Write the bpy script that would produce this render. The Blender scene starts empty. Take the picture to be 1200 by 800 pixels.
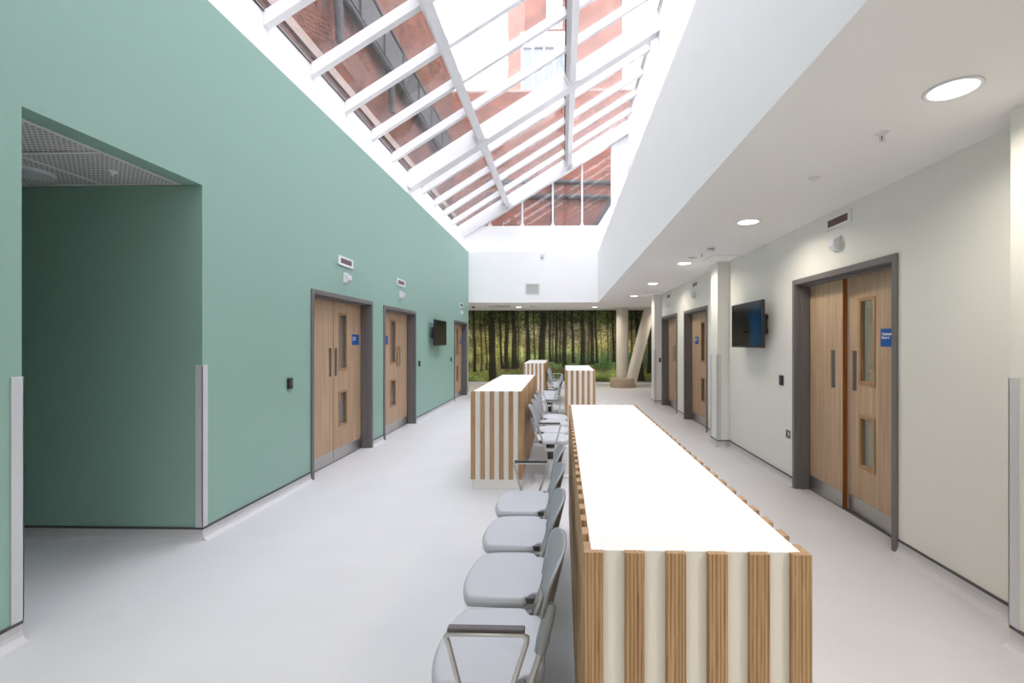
import bpy, bmesh, math, random
import numpy as np
from mathutils import Vector, Matrix

C = bpy.context.scene.collection
S = bpy.context.scene

def lin(r, g, b):
    f = lambda c: (c / 255 / 12.92) if c <= 10 else ((c / 255 + 0.055) / 1.055) ** 2.4
    return (f(r), f(g), f(b), 1.0)

# ------------------------------------------------------------------ camera
cam = bpy.data.cameras.new('camera')
cam.sensor_width = 36.0
cam.lens = 550.0 / 1200.0 * 36.0
cam.shift_x = -0.03636
cam.shift_y = 0.00083
cam.clip_start = 0.05
cam.clip_end = 200
camo = bpy.data.objects.new('camera', cam)
C.objects.link(camo)
camo.location = (0, 0, 1.53)
camo.rotation_euler = (math.radians(90), 0, math.radians(1.6))
S.camera = camo

# ------------------------------------------------------------------ sky, exposure
SKY = 6.0
w = bpy.data.worlds.new('overcast_sky')
S.world = w
w.use_nodes = True
nt = w.node_tree
bg = nt.nodes['Background']
bg.inputs['Color'].default_value = (0.94, 0.96, 1.0, 1)
bg.inputs['Strength'].default_value = SKY
S.view_settings.view_transform = 'Standard'
S.view_settings.look = 'None'
S.view_settings.gamma = 1.0
S.view_settings.use_curve_mapping = False
S.view_settings.exposure = 0.48
S.cycles.max_bounces = 12
S.cycles.diffuse_bounces = 7
S.cycles.glossy_bounces = 4
S.cycles.transmission_bounces = 6
S.cycles.transparent_max_bounces = 16
S.cycles.sample_clamp_indirect = 8.0
S.cycles.caustics_reflective = False
S.cycles.caustics_refractive = False
DOWN_W = 7.5           # watts of each recessed downlight
DOWN_COL = (1.0, 0.90, 0.77)

# ------------------------------------------------------------------ materials
def mat(name):
    m = bpy.data.materials.new(name)
    m.use_nodes = True
    b = m.node_tree.nodes['Principled BSDF']
    return m, m.node_tree, b

def N(nt, typ, **kw):
    n = nt.nodes.new(typ)
    for k, v in kw.items():
        setattr(n, k, v)
    return n

def plain(name, col, rough=0.5, metal=0.0, spec=0.5, noise=0.04, nscale=30.0, bump=0.0, bscale=200.0):
    m, nt, b = mat(name)
    b.inputs['Roughness'].default_value = rough
    b.inputs['Metallic'].default_value = metal
    b.inputs['Specular IOR Level'].default_value = spec
    tc = N(nt, 'ShaderNodeTexCoord')
    nz = N(nt, 'ShaderNodeTexNoise')
    nz.inputs['Scale'].default_value = nscale
    nz.inputs['Detail'].default_value = 4
    nt.links.new(tc.outputs['Object'], nz.inputs['Vector'])
    mx = N(nt, 'ShaderNodeMix', data_type='RGBA')
    mx.inputs['A'].default_value = tuple(c * (1 - noise) for c in col[:3]) + (1,)
    mx.inputs['B'].default_value = tuple(min(1, c * (1 + noise)) for c in col[:3]) + (1,)
    nt.links.new(nz.outputs['Fac'], mx.inputs['Factor'])
    nt.links.new(mx.outputs['Result'], b.inputs['Base Color'])
    if bump:
        n2 = N(nt, 'ShaderNodeTexNoise')
        n2.inputs['Scale'].default_value = bscale
        nt.links.new(tc.outputs['Object'], n2.inputs['Vector'])
        bp = N(nt, 'ShaderNodeBump')
        bp.inputs['Strength'].default_value = bump
        bp.inputs['Distance'].default_value = 0.002
        nt.links.new(n2.outputs['Fac'], bp.inputs['Height'])
        nt.links.new(bp.outputs['Normal'], b.inputs['Normal'])
    return m

def wood(name, dark, light, scale=(40, 40, 2.2), rough=0.5, ring=0.35, rand=1.0, tint=0.12, ringw=0.35, dist=0.6):
    """grain runs along the object's z axis; every object gets its own offset and tone"""
    m, nt, b = mat(name)
    b.inputs['Roughness'].default_value = rough
    b.inputs['Specular IOR Level'].default_value = 0.3
    tc = N(nt, 'ShaderNodeTexCoord')
    oi = N(nt, 'ShaderNodeObjectInfo')
    off = N(nt, 'ShaderNodeVectorMath', operation='SCALE')
    off.inputs[0].default_value = (7.3, 3.1, 11.7)
    mr = N(nt, 'ShaderNodeMath', operation='MULTIPLY')
    mr.inputs[1].default_value = 20.0 * rand
    nt.links.new(oi.outputs['Random'], mr.inputs[0])
    nt.links.new(mr.outputs[0], off.inputs['Scale'])
    ad = N(nt, 'ShaderNodeVectorMath', operation='ADD')
    nt.links.new(tc.outputs['Object'], ad.inputs[0])
    nt.links.new(off.outputs['Vector'], ad.inputs[1])
    mp = N(nt, 'ShaderNodeMapping')
    mp.inputs['Scale'].default_value = scale
    nt.links.new(ad.outputs['Vector'], mp.inputs['Vector'])
    nz = N(nt, 'ShaderNodeTexNoise')
    nz.inputs['Scale'].default_value = 1.0
    nz.inputs['Detail'].default_value = 5
    nz.inputs['Roughness'].default_value = 0.6
    nz.inputs['Distortion'].default_value = dist
    nt.links.new(mp.outputs['Vector'], nz.inputs['Vector'])
    wv = N(nt, 'ShaderNodeTexWave', wave_type='RINGS', rings_direction='Z')
    wv.inputs['Scale'].default_value = ring
    wv.inputs['Distortion'].default_value = 5.0
    wv.inputs['Detail'].default_value = 2
    nt.links.new(mp.outputs['Vector'], wv.inputs['Vector'])
    mm = N(nt, 'ShaderNodeMath', operation='MULTIPLY_ADD')
    mm.inputs[1].default_value = ringw
    nt.links.new(wv.outputs['Fac'], mm.inputs[0])
    nt.links.new(nz.outputs['Fac'], mm.inputs[2])
    cr = N(nt, 'ShaderNodeValToRGB')
    cr.color_ramp.elements[0].position = 0.28 + ringw * 0.2
    cr.color_ramp.elements[0].color = dark
    cr.color_ramp.elements[1].position = 0.68 + ringw * 0.5
    cr.color_ramp.elements[1].color = light
    nt.links.new(mm.outputs[0], cr.inputs['Fac'])
    hs = N(nt, 'ShaderNodeHueSaturation')
    vr = N(nt, 'ShaderNodeMapRange')
    vr.inputs['To Min'].default_value = 1 - tint
    vr.inputs['To Max'].default_value = 1 + tint
    nt.links.new(oi.outputs['Random'], vr.inputs['Value'])
    nt.links.new(vr.outputs['Result'], hs.inputs['Value'])
    nt.links.new(cr.outputs['Color'], hs.inputs['Color'])
    nt.links.new(hs.outputs['Color'], b.inputs['Base Color'])
    bp = N(nt, 'ShaderNodeBump')
    bp.inputs['Strength'].default_value = 0.15
    bp.inputs['Distance'].default_value = 0.001
    nt.links.new(mm.outputs[0], bp.inputs['Height'])
    nt.links.new(bp.outputs['Normal'], b.inputs['Normal'])
    return m

def glass(name, tint=(0.97, 0.98, 0.98), haze=0.04, rough=0.0):
    m = bpy.data.materials.new(name)
    m.use_nodes = True
    nt = m.node_tree
    nt.nodes.clear()
    out = N(nt, 'ShaderNodeOutputMaterial')
    tr = N(nt, 'ShaderNodeBsdfTransparent')
    tr.inputs['Color'].default_value = tint + (1,)
    gl = N(nt, 'ShaderNodeBsdfGlossy')
    gl.inputs['Roughness'].default_value = rough
    df = N(nt, 'ShaderNodeBsdfDiffuse')
    df.inputs['Color'].default_value = (0.9, 0.9, 0.92, 1)
    lw = N(nt, 'ShaderNodeLayerWeight')
    lw.inputs['Blend'].default_value = 0.5
    pw = N(nt, 'ShaderNodeMath', operation='POWER')
    pw.inputs[1].default_value = 5.0
    ma = N(nt, 'ShaderNodeMath', operation='MULTIPLY_ADD')
    ma.inputs[1].default_value = 0.92
    ma.inputs[2].default_value = 0.04
    nt.links.new(lw.outputs['Facing'], pw.inputs[0])
    nt.links.new(pw.outputs[0], ma.inputs[0])
    m1 = N(nt, 'ShaderNodeMixShader')
    m1.inputs['Fac'].default_value = haze
    nt.links.new(tr.outputs[0], m1.inputs[1])
    nt.links.new(df.outputs[0], m1.inputs[2])
    m2 = N(nt, 'ShaderNodeMixShader')
    nt.links.new(ma.outputs[0], m2.inputs['Fac'])
    nt.links.new(m1.outputs[0], m2.inputs[1])
    nt.links.new(gl.outputs[0], m2.inputs[2])
    nt.links.new(m2.outputs[0], out.inputs['Surface'])
    return m

def emit(name, col, strength):
    m = bpy.data.materials.new(name)
    m.use_nodes = True
    nt = m.node_tree
    nt.nodes.clear()
    out = N(nt, 'ShaderNodeOutputMaterial')
    e = N(nt, 'ShaderNodeEmission')
    e.inputs['Color'].default_value = tuple(col[:3]) + (1,)
    e.inputs['Strength'].default_value = strength
    nt.links.new(e.outputs[0], out.inputs['Surface'])
    return m

def brick(name, c1, c2, mortar, axis='x'):
    """brickwork on a wall whose normal runs along the given axis"""
    m, nt, b = mat(name)
    b.inputs['Roughness'].default_value = 0.9
    b.inputs['Specular IOR Level'].default_value = 0.1
    tc = N(nt, 'ShaderNodeTexCoord')
    sp = N(nt, 'ShaderNodeSeparateXYZ')
    nt.links.new(tc.outputs['Object'], sp.inputs[0])
    cb = N(nt, 'ShaderNodeCombineXYZ')
    nt.links.new(sp.outputs['Y' if axis == 'x' else 'X'], cb.inputs[0])
    nt.links.new(sp.outputs['Z'], cb.inputs[1])
    bt = N(nt, 'ShaderNodeTexBrick')
    bt.inputs['Scale'].default_value = 1.0
    bt.inputs['Brick Width'].default_value = 0.225
    bt.inputs['Row Height'].default_value = 0.075
    bt.inputs['Mortar Size'].default_value = 0.008
    bt.inputs['Mortar Smooth'].default_value = 0.3
    bt.inputs['Color1'].default_value = c1
    bt.inputs['Color2'].default_value = c2
    bt.inputs['Mortar'].default_value = mortar
    nt.links.new(cb.outputs[0], bt.inputs['Vector'])
    nz = N(nt, 'ShaderNodeTexNoise')
    nz.inputs['Scale'].default_value = 1.3
    nz.inputs['Detail'].default_value = 6
    nt.links.new(tc.outputs['Object'], nz.inputs['Vector'])
    hs = N(nt, 'ShaderNodeHueSaturation')
    vr = N(nt, 'ShaderNodeMapRange')
    vr.inputs['From Min'].default_value = 0.3
    vr.inputs['From Max'].default_value = 0.7
    vr.inputs['To Min'].default_value = 0.75
    vr.inputs['To Max'].default_value = 1.2
    nt.links.new(nz.outputs['Fac'], vr.inputs['Value'])
    nt.links.new(vr.outputs['Result'], hs.inputs['Value'])
    nt.links.new(bt.outputs['Color'], hs.inputs['Color'])
    nt.links.new(hs.outputs['Color'], b.inputs['Base Color'])
    bp = N(nt, 'ShaderNodeBump', invert=True)
    bp.inputs['Strength'].default_value = 0.6
    bp.inputs['Distance'].default_value = 0.01
    nt.links.new(bt.outputs['Fac'], bp.inputs['Height'])
    nt.links.new(bp.outputs['Normal'], b.inputs['Normal'])
    return m

def perforated(name):
    m, nt, b = mat(name)
    b.inputs['Roughness'].default_value = 0.7
    tc = N(nt, 'ShaderNodeTexCoord')
    sc = N(nt, 'ShaderNodeVectorMath', operation='SCALE')
    sc.inputs['Scale'].default_value = 1 / 0.033
    nt.links.new(tc.outputs['Object'], sc.inputs[0])
    fr = N(nt, 'ShaderNodeVectorMath', operation='FRACTION')
    nt.links.new(sc.outputs[0], fr.inputs[0])
    sb = N(nt, 'ShaderNodeVectorMath', operation='SUBTRACT')
    sb.inputs[1].default_value = (0.5, 0.5, 0)
    nt.links.new(fr.outputs[0], sb.inputs[0])
    mu = N(nt, 'ShaderNodeVectorMath', operation='MULTIPLY')
    mu.inputs[1].default_value = (1, 1, 0)
    nt.links.new(sb.outputs[0], mu.inputs[0])
    ln = N(nt, 'ShaderNodeVectorMath', operation='LENGTH')
    nt.links.new(mu.outputs[0], ln.inputs[0])
    lt = N(nt, 'ShaderNodeMath', operation='LESS_THAN')
    lt.inputs[1].default_value = 0.24
    nt.links.new(ln.outputs['Value'], lt.inputs[0])
    mx = N(nt, 'ShaderNodeMix', data_type='RGBA')
    mx.inputs['A'].default_value = (0.72, 0.70, 0.70, 1)
    mx.inputs['B'].default_value = (0.12, 0.08, 0.07, 1)
    nt.links.new(lt.outputs[0], mx.inputs['Factor'])
    nt.links.new(mx.outputs['Result'], b.inputs['Base Color'])
    return m

M = {}
M['green'] = plain('green_paint', (0.285, 0.45, 0.388, 1), rough=0.55, spec=0.3, noise=0.02, bump=0.05, bscale=400)
M['white'] = plain('white_paint', (0.87, 0.87, 0.88, 1), rough=0.6, spec=0.25, noise=0.012, nscale=3, bump=0.04, bscale=350)
M['cream'] = plain('off_white_paint', (0.78, 0.77, 0.735, 1), rough=0.6, spec=0.25, noise=0.012, nscale=3, bump=0.04, bscale=350)
M['ceil'] = plain('ceiling_paint', (0.83, 0.82, 0.81, 1), rough=0.8, spec=0.1, noise=0.01, nscale=2)
M['floor'] = plain('grey_vinyl', (0.565, 0.565, 0.583, 1), rough=0.42, spec=0.3, noise=0.05, nscale=2.2, bump=0.04, bscale=90)
M['cap'] = plain('dark_cap_strip', lin(78, 76, 82), rough=0.5)
M['frame'] = plain('grey_door_paint', lin(110, 107, 109), rough=0.45, spec=0.4, noise=0.02)
M['oak'] = wood('oak_veneer', lin(162, 132, 106), lin(196, 170, 144), scale=(55, 55, 1.1), ring=0.12, tint=0.03, ringw=0.03, dist=0.3)
M['bead'] = wood('oak_bead', lin(140, 106, 74), lin(176, 142, 106), scale=(60, 60, 6), tint=0.05)
M['edge'] = wood('oak_edge', lin(112, 66, 32), lin(150, 96, 54), scale=(60, 60, 4), tint=0.02)
M['ash'] = wood('ash_batten', lin(126, 93, 63), lin(194, 160, 122), scale=(135, 135, 3.4), ring=0.28, tint=0.10, ringw=0.3, dist=1.2)
M['laminate'] = plain('white_laminate', (0.86, 0.86, 0.865, 1), rough=0.28, spec=0.45, noise=0.004)
M['panel'] = plain('white_panel', (0.85, 0.83, 0.795, 1), rough=0.4, spec=0.4, noise=0.006)
M['steel'] = plain('brushed_steel', (0.47, 0.46, 0.45, 1), rough=0.32, metal=0.9, noise=0.05, nscale=80)
M['plate'] = plain('satin_plate', (0.20, 0.195, 0.19, 1), rough=0.38, metal=0.8, noise=0.05, nscale=80)
M['alu'] = plain('aluminium_tube', (0.62, 0.62, 0.62, 1), rough=0.35, metal=0.75, noise=0.02)
M['guard'] = plain('grey_corner_guard', (0.58, 0.60, 0.63, 1), rough=0.4, noise=0.01)
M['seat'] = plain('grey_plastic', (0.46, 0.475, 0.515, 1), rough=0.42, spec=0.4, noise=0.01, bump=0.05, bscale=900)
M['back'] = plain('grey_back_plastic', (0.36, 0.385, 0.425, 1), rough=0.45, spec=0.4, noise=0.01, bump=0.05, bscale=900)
M['black'] = plain('black_plastic', (0.02, 0.02, 0.022, 1), rough=0.4, noise=0.05)
M['pad'] = plain('charcoal_pad', lin(84, 78, 84), rough=0.5)
M['dgrey'] = plain('dark_grey_plastic', (0.07, 0.07, 0.075, 1), rough=0.5)
M['dev'] = plain('white_plastic', (0.74, 0.75, 0.80, 1), rough=0.4)
M['lens'] = plain('maroon_lens', lin(86, 58, 62), rough=0.15)
M['blue'] = plain('sign_blue', lin(0, 82, 164), rough=0.4, noise=0.01)
M['text'] = plain('sign_white', (0.85, 0.85, 0.87, 1), rough=0.5, noise=0.0)
M['paper'] = plain('white_paper', (0.8, 0.8, 0.78, 1), rough=0.8)
M['col'] = plain('column_paint', (0.62, 0.57, 0.50, 1), rough=0.7, noise=0.02)
M['plinth'] = plain('column_plinth', (0.34, 0.27, 0.20, 1), rough=0.6, noise=0.06)
M['vent'] = plain('vent_grey', (0.55, 0.55, 0.53, 1), rough=0.6)
M['room'] = plain('room_paint', (0.6, 0.57, 0.52, 1), rough=0.8)
M['upstand'] = plain('white_upstand_paint', (0.80, 0.80, 0.81, 1), rough=0.6, spec=0.25, noise=0.012, nscale=3)
M['metal_w'] = plain('white_frame_paint', (0.70, 0.70, 0.715, 1), rough=0.4, spec=0.4, noise=0.005)
M['gasket'] = plain('dark_gasket', (0.10, 0.095, 0.09, 1), rough=0.8)
M['lead'] = plain('lead_grey', (0.014, 0.014, 0.017, 1), rough=0.8, noise=0.3, nscale=3)
M['ledge'] = plain('stone_ledge', (0.22, 0.17, 0.15, 1), rough=0.9, noise=0.1)
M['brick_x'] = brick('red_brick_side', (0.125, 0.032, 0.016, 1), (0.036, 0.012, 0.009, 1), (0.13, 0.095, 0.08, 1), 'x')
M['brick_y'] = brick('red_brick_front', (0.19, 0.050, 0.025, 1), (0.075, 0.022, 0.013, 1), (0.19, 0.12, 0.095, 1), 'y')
M['brick_t'] = brick('pale_brick', (0.18, 0.075, 0.055, 1), (0.14, 0.06, 0.045, 1), (0.17, 0.105, 0.085, 1), 'y')
M['pane'] = glass('rooflight_glass', tint=(0.96, 0.955, 0.965), haze=0.03)
M['vision'] = glass('vision_glass', tint=(0.80, 0.84, 0.82), haze=0.02)
M['obscured'] = glass('obscured_glass', tint=(0.72, 0.76, 0.75), haze=0.13, rough=0.1)
M['farglass'] = plain('sky_grey_glass', (0.10, 0.12, 0.14, 1), rough=0.05, spec=0.8)
M['lamp'] = emit('lamp_diffuser', (1.0, 0.93, 0.82), 6.0)
M['perf'] = perforated('perforated_tile')

# ------------------------------------------------------------------ mesh helpers
class MB:
    def __init__(s):
        s.v, s.f, s.sm = [], [], []
    def add(s, vs, fs, smooth=False):
        o = len(s.v)
        s.v += [tuple(p) for p in vs]
        s.f += [tuple(i + o for i in f) for f in fs]
        s.sm += [smooth] * len(fs)
        return s
    def box(s, x0, x1, y0, y1, z0, z1):
        x0, x1 = min(x0, x1), max(x0, x1)
        y0, y1 = min(y0, y1), max(y0, y1)
        z0, z1 = min(z0, z1), max(z0, z1)
        v = [(x0, y0, z0), (x1, y0, z0), (x1, y1, z0), (x0, y1, z0), (x0, y0, z1), (x1, y0, z1), (x1, y1, z1), (x0, y1, z1)]
        return s.add(v, [(0, 3, 2, 1), (4, 5, 6, 7), (0, 1, 5, 4), (1, 2, 6, 5), (2, 3, 7, 6), (3, 0, 4, 7)])
    def cbox(s, x0, x1, y0, y1, z0, z1, c=0.004):
        """box with all edges chamfered by c"""
        bm = bmesh.new()
        bmesh.ops.create_cube(bm, size=1.0)
        for v in bm.verts:
            v.co = Vector(((x0 + x1) / 2 + v.co.x * abs(x1 - x0), (y0 + y1) / 2 + v.co.y * abs(y1 - y0), (z0 + z1) / 2 + v.co.z * abs(z1 - z0)))
        bmesh.ops.bevel(bm, geom=list(bm.edges), offset=c, segments=2, profile=0.5, affect='EDGES')
        bm.verts.index_update()
        s.add([v.co[:] for v in bm.verts], [[v.index for v in f.verts] for f in bm.faces])
        bm.free()
        return s
    def prism(s, poly, axis, a, b):
        """extrude a 2-D polygon along an axis; poly is in the other two axes, in xyz order"""
        n = len(poly)
        def P(p, t):
            return {'x': (t, p[0], p[1]), 'y': (p[0], t, p[1]), 'z': (p[0], p[1], t)}[axis]
        v = [P(p, a) for p in poly] + [P(p, b) for p in poly]
        f = [tuple(range(n))[::-1], tuple(range(n, 2 * n))] + [(i, (i + 1) % n, n + (i + 1) % n, n + i) for i in range(n)]
        return s.add(v, f)
    def tube(s, pts, r, n=8, caps=True):
        pts = [Vector(p) for p in pts]
        rings = []
        up = None
        for i, p in enumerate(pts):
            if i == 0: t = pts[1] - p
            elif i == len(pts) - 1: t = p - pts[i - 1]
            else: t = (pts[i + 1] - p).normalized() + (p - pts[i - 1]).normalized()
            t.normalize()
            if up is None:
                up = t.orthogonal().normalized()
            up = (up - t * up.dot(t)).normalized()
            sd = t.cross(up)
            rr = r[i] if isinstance(r, (list, tuple)) else r
            rings.append([p + (up * math.cos(2 * math.pi * k / n) + sd * math.sin(2 * math.pi * k / n)) * rr for k in range(n)])
        v = [q for R in rings for q in R]
        f = []
        for i in range(len(pts) - 1):
            for k in range(n):
                a, b2 = i * n + k, i * n + (k + 1) % n
                f.append((a, b2, b2 + n, a + n))
        s.add(v, f, True)
        if caps:
            s.add(rings[0], [tuple(range(n))[::-1]])
            s.add(rings[-1], [tuple(range(n))])
        return s
    def lathe(s, prof, cx, cy, n=32, smooth=True):
        """profile of (r, z) turned about a vertical axis at (cx, cy)"""
        v, f = [], []
        for r, z in prof:
            for k in range(n):
                a = 2 * math.pi * k / n
                v.append((cx + r * math.cos(a), cy + r * math.sin(a), z))
        for i in range(len(prof) - 1):
            for k in range(n):
                a, b2 = i * n + k, i * n + (k + 1) % n
                f.append((a, b2, b2 + n, a + n))
        s.add(v, f, smooth)
        if prof[0][0] > 1e-6: s.add(v[:n], [tuple(range(n))[::-1]])
        if prof[-1][0] > 1e-6: s.add(v[-n:], [tuple(range(n))])
        return s
    def xf(s, mtx):
        s.v = [tuple(mtx @ Vector(p)) for p in s.v]
        return s
    def mesh(s, name):
        me = bpy.data.meshes.new(name)
        me.from_pydata(s.v, [], s.f)
        bm = bmesh.new()
        bm.from_mesh(me)
        bmesh.ops.recalc_face_normals(bm, faces=list(bm.faces))
        bm.to_mesh(me)
        bm.free()
        for p, sm in zip(me.polygons, s.sm):
            p.use_smooth = sm
        return me
    def build(s, name, m, parent=None, loc=None):
        me = s.mesh(name)
        me.materials.append(M[m] if isinstance(m, str) else m)
        return link(name, me, parent, loc)

def link(name, me, parent=None, loc=None):
    o = bpy.data.objects.new(name, me)
    C.objects.link(o)
    if loc is not None: o.location = loc
    if parent is not None: attach(o, parent)
    return o

def attach(o, parent):
    """parent without moving: the meshes are written in world space, the roots are unrotated or at the origin"""
    o.parent = parent
    o.matrix_parent_inverse = Matrix.Translation(-world_loc(parent))

def world_loc(o):
    p = Vector(o.location)
    if o.parent is not None:
        p = p + o.matrix_parent_inverse.translation + world_loc(o.parent)
    return p

def empty(name, loc):
    o = bpy.data.objects.new(name, None)
    o.empty_display_size = 0.1
    C.objects.link(o)
    o.location = loc
    return o

def tag(o, label=None, cat=None, group=None, kind=None):
    if label: o['label'] = label
    if cat: o['category'] = cat
    if group: o['group'] = group
    if kind: o['kind'] = kind
    return o

def struct(o, label):
    return tag(o, label, kind='structure')

# ------------------------------------------------------------------ measures of the place
XL, XR = -2.777, 2.44          # faces of the green wall and of the white wall
HC = 2.705                     # low ceiling
HW = 4.21                      # top of the green wall and of the white well walls
XW = 1.05                      # face of the light well wall over the right aisle
YB = 13.82                     # bulkhead at the end of the well
YM = 17.25                     # mural wall
YN = -4.5                      # wall behind the viewer
TW = 0.15                      # wall thickness
HP = 2.743                     # passage ceiling
RD = 0.14                      # door leaves sit this deep in the wall
PY0, PY1 = 2.335, 3.545        # passage opening
# door frames: (outer y0, outer y1, head height)
DL = [(5.104, 6.777, 2.125), (7.208, 8.81, 2.11), (11.958, 13.56, 2.10)]
DR = [(3.477, 5.024, 2.18), (7.945, 9.46, 2.15), (10.02, 11.545, 2.15)]

# ------------------------------------------------------------------ structure
struct(MB().box(-7, 7, YN, 18.0, -0.2, 0).build('floor', 'floor'), 'pale grey vinyl floor of the waiting area')

def wall_with_holes(xa, xb, y0, y1, top, holes):
    mb = MB()
    y = y0
    for (a, b, h) in sorted(holes):
        mb.box(xa, xb, y, a, 0, top)
        mb.box(xa, xb, a, b, h, top)
        y = b
    mb.box(xa, xb, y, y1, 0, top)
    return mb

g = 0.02
holesL = [(a + g, b - g, h - g) for a, b, h in DL] + [(PY0, PY1, HP)]
holesR = [(a + g, b - g, h - g) for a, b, h in DR]
wl = struct(wall_with_holes(XL - TW, XL, YN, YB, HW, holesL).build('wall_left', 'green'), 'tall sage green wall with three double doors and a passage opening')
wr = struct(wall_with_holes(XR, XR + TW, YN, 12.0, HC, holesR).build('wall_right', 'cream'), 'off-white wall with three double doors under the low ceiling')
# passage beyond the opening: dark green far and near walls, end wall
struct(MB().box(-7, XL - TW, PY1, PY1 + 0.12, 0, HP).box(-7, XL - TW, PY0 - 0.3, PY0 - 0.18, 0, HP)
       .box(-7, -6.9, PY0 - 0.18, PY1, 0, HP).build('wall_passage', 'green'), 'green walls inside the side passage')
pc = struct(MB().box(-7, XL - TW, PY0 - 0.3, PY1 + 0.12, HP + 0.03, HP + 0.1).build('ceiling_passage', 'vent'), 'suspended ceiling of the side passage')
tile_me = MB().cbox(-0.296, 0.296, -0.296, 0.296, 0, 0.022, 0.004).mesh('ceiling_tile')
tile_me.materials.append(M['perf'])
for i in range(4):
    for j in range(2):
        t = link('ceiling_tile', tile_me, None, (XL - TW - 0.02 - 0.3 - 0.6 * i - (0.0 if i else 0.0), PY1 - 0.32 - 0.6 * j, HP + 0.008))
        attach(t, pc)
gr = MB()
for i in range(5):
    x = XL - TW - 0.02 - 0.6 * i
    gr.box(x - 0.012, x + 0.012, PY0 - 0.18, PY1, HP, HP + 0.006)
for j in range(3):
    y = PY1 - 0.02 - 0.6 * j
    gr.box(-6.9, XL - TW, y - 0.012, y + 0.012, HP, HP + 0.006)
gr.build('ceiling_grid', 'ceil', pc)
# rooms behind the doors, shut off from daylight
struct(MB().box(-6.0, -5.9, PY1 + 0.12, YB, 0, HC).box(-7, XL - TW, YB - 0.15, YB, 0, HC)
       .box(-6, XL - TW, 6.95, 7.05, 0, HC).box(-6, XL - TW, 10.5, 10.6, 0, HC).build('wall_rooms_left', 'room'), 'walls of the rooms behind the green wall')
struct(MB().box(5.4, 5.5, YN, 12.0, 0, HC).box(XR + TW, 5.4, 5.9, 6.0, 0, HC).box(XR + TW, 5.4, 2.4, 2.5, 0, HC)
       .box(XR + TW, 7, 11.9, 12.0, 0, HC).build('wall_rooms_right', 'room'), 'walls of the rooms behind the white wall')
struct(MB().box(-7, XL - TW, YN, PY0 - 0.3, HC, HC + 0.2).box(-7, XL - TW, PY1 + 0.12, YB, HC, HC + 0.2).build('ceiling_rooms', 'room'), 'ceiling over the rooms behind the green wall')
# low ceiling on the right and at the far end
struct(MB().box(XW, 7, YN, 18.0, HC, HC + 0.25).box(-7, XW, YB, 18.0, HC, HC + 0.25).build('ceiling', 'ceil'), 'low painted ceiling with recessed downlights')
# light well
struct(MB().box(XW - 0.002, XW + 0.15, 1.25, YB, HC + 0.26, HW).box(XW - 0.002, XW, 1.25, YB, HC, HC + 0.26).build('wall_well_right', 'white'), 'white side of the light well above the low ceiling')
struct(MB().box(XL - TW, XW + 0.15, YB - 0.002, YB + 0.15, HC + 0.26, HW).box(XL, XW, YB - 0.002, YB, HC, HC + 0.26).build('wall_bulkhead', 'white'), 'white bulkhead across the far end of the light well')
struct(MB().box(-7, 7, YN - 0.15, YN, 0, HW).build('wall_near', 'white'), 'white wall behind the viewer')
struct(MB().box(XL, XW, YN, 1.25, HC, HC + 0.25).build('ceiling_near', 'ceil'), 'low ceiling before the light well begins')
struct(MB().box(XL, XW + 0.15, 1.25, 1.4, HC, HW).build('wall_well_near', 'white'), 'white near end of the light well')
struct(MB().box(-7, 7, YM, YM + 0.15, 0, HC).box(-7.1, -7, YN, 18, 0, HW).box(7, 7.1, YN, 18, 0, HW).build('wall_far', 'cream'), 'end wall that carries the forest mural')
XE, HE = -3.2, 5.08             # eave of the rooflight
KS = 0.619                      # roof slope
XT = 1.98                       # top edge
YG = 14.2                       # gable plane
Y0R = 1.4
def roof(x): return HE + KS * (x - XE)
up = MB()
up.prism([(XL, HW), (XE, 4.5), (XE, HE - 0.012), (XE - 0.14, HE - 0.10), (XE - 0.14, HW)], 'y', Y0R - 0.2, YG + 0.15)
up.prism([(YB, HW), (YG, 4.5), (YG, HE - 0.02), (YG + 0.14, HE - 0.02), (YG + 0.14, HW)], 'x', XE - 0.14, XT + 0.14)
up.prism([(XW, HW), (XT, 5.15), (XT, roof(XT) - 0.03), (XT + 0.14, roof(XT) - 0.03), (XT + 0.14, HW)], 'y', Y0R - 0.2, YG + 0.15)
up.prism([(1.47, 4.9), (1.47, roof(1.47) - 0.12), (XT + 0.1, roof(XT) - 0.05), (XT + 0.1, 4.9)], 'y', YG, YG + 0.14)
up.prism([(XE - 0.1, HW), (XE - 0.1, roof(XE) - 0.02), (XT + 0.1, roof(XT) - 0.02), (XT + 0.1, HW)], 'y', Y0R - 0.2, Y0R)
struct(up.build('trim_1', 'upstand'), 'white splayed upstand around the rooflight')

# rooflight
rl = struct(empty('window_1', (XE, 6, HE)), 'sloping glazed rooflight with white bars over the light well')
def slopebox(mb, xa, xb, y0, y1, d0, d1):
    """box that follows the roof slope, between depths d0 and d1 under (negative) or over the glass plane"""
    c = math.cos(math.atan(KS)); sn = math.sin(math.atan(KS))
    p = []
    for x in (xa, xb):
        for d in (d0, d1):
            p.append((x - d * sn, roof(x) + d * c))
    return mb.prism([p[0], p[2], p[3], p[1]], 'y', y0, y1)
SP = 0.945
YP = 9.72                       # main rafter
bars = [4.98 + SP * k for k in range(-3, 5)] + [10.68, 11.64, 12.58, 13.55]
for y in bars:
    slopebox(MB(), XE - 0.13, XT, y - 0.045, y + 0.045, -0.135, 0.0).build('glazing_bar', 'metal_w', rl)
for y in [Y0R + 0.02, YG + 0.12]:
    slopebox(MB(), XE - 0.13, XT, y - 0.04, y + 0.04, -0.12, 0.0).build('glazing_bar', 'metal_w', rl)
mb = slopebox(MB(), XE - 0.13, XT, YP - 0.10, YP + 0.10, -0.30, 0.0)
slopebox(mb, XE - 0.13, XT, YP - 0.125, YP + 0.125, -0.345, -0.30)
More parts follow.
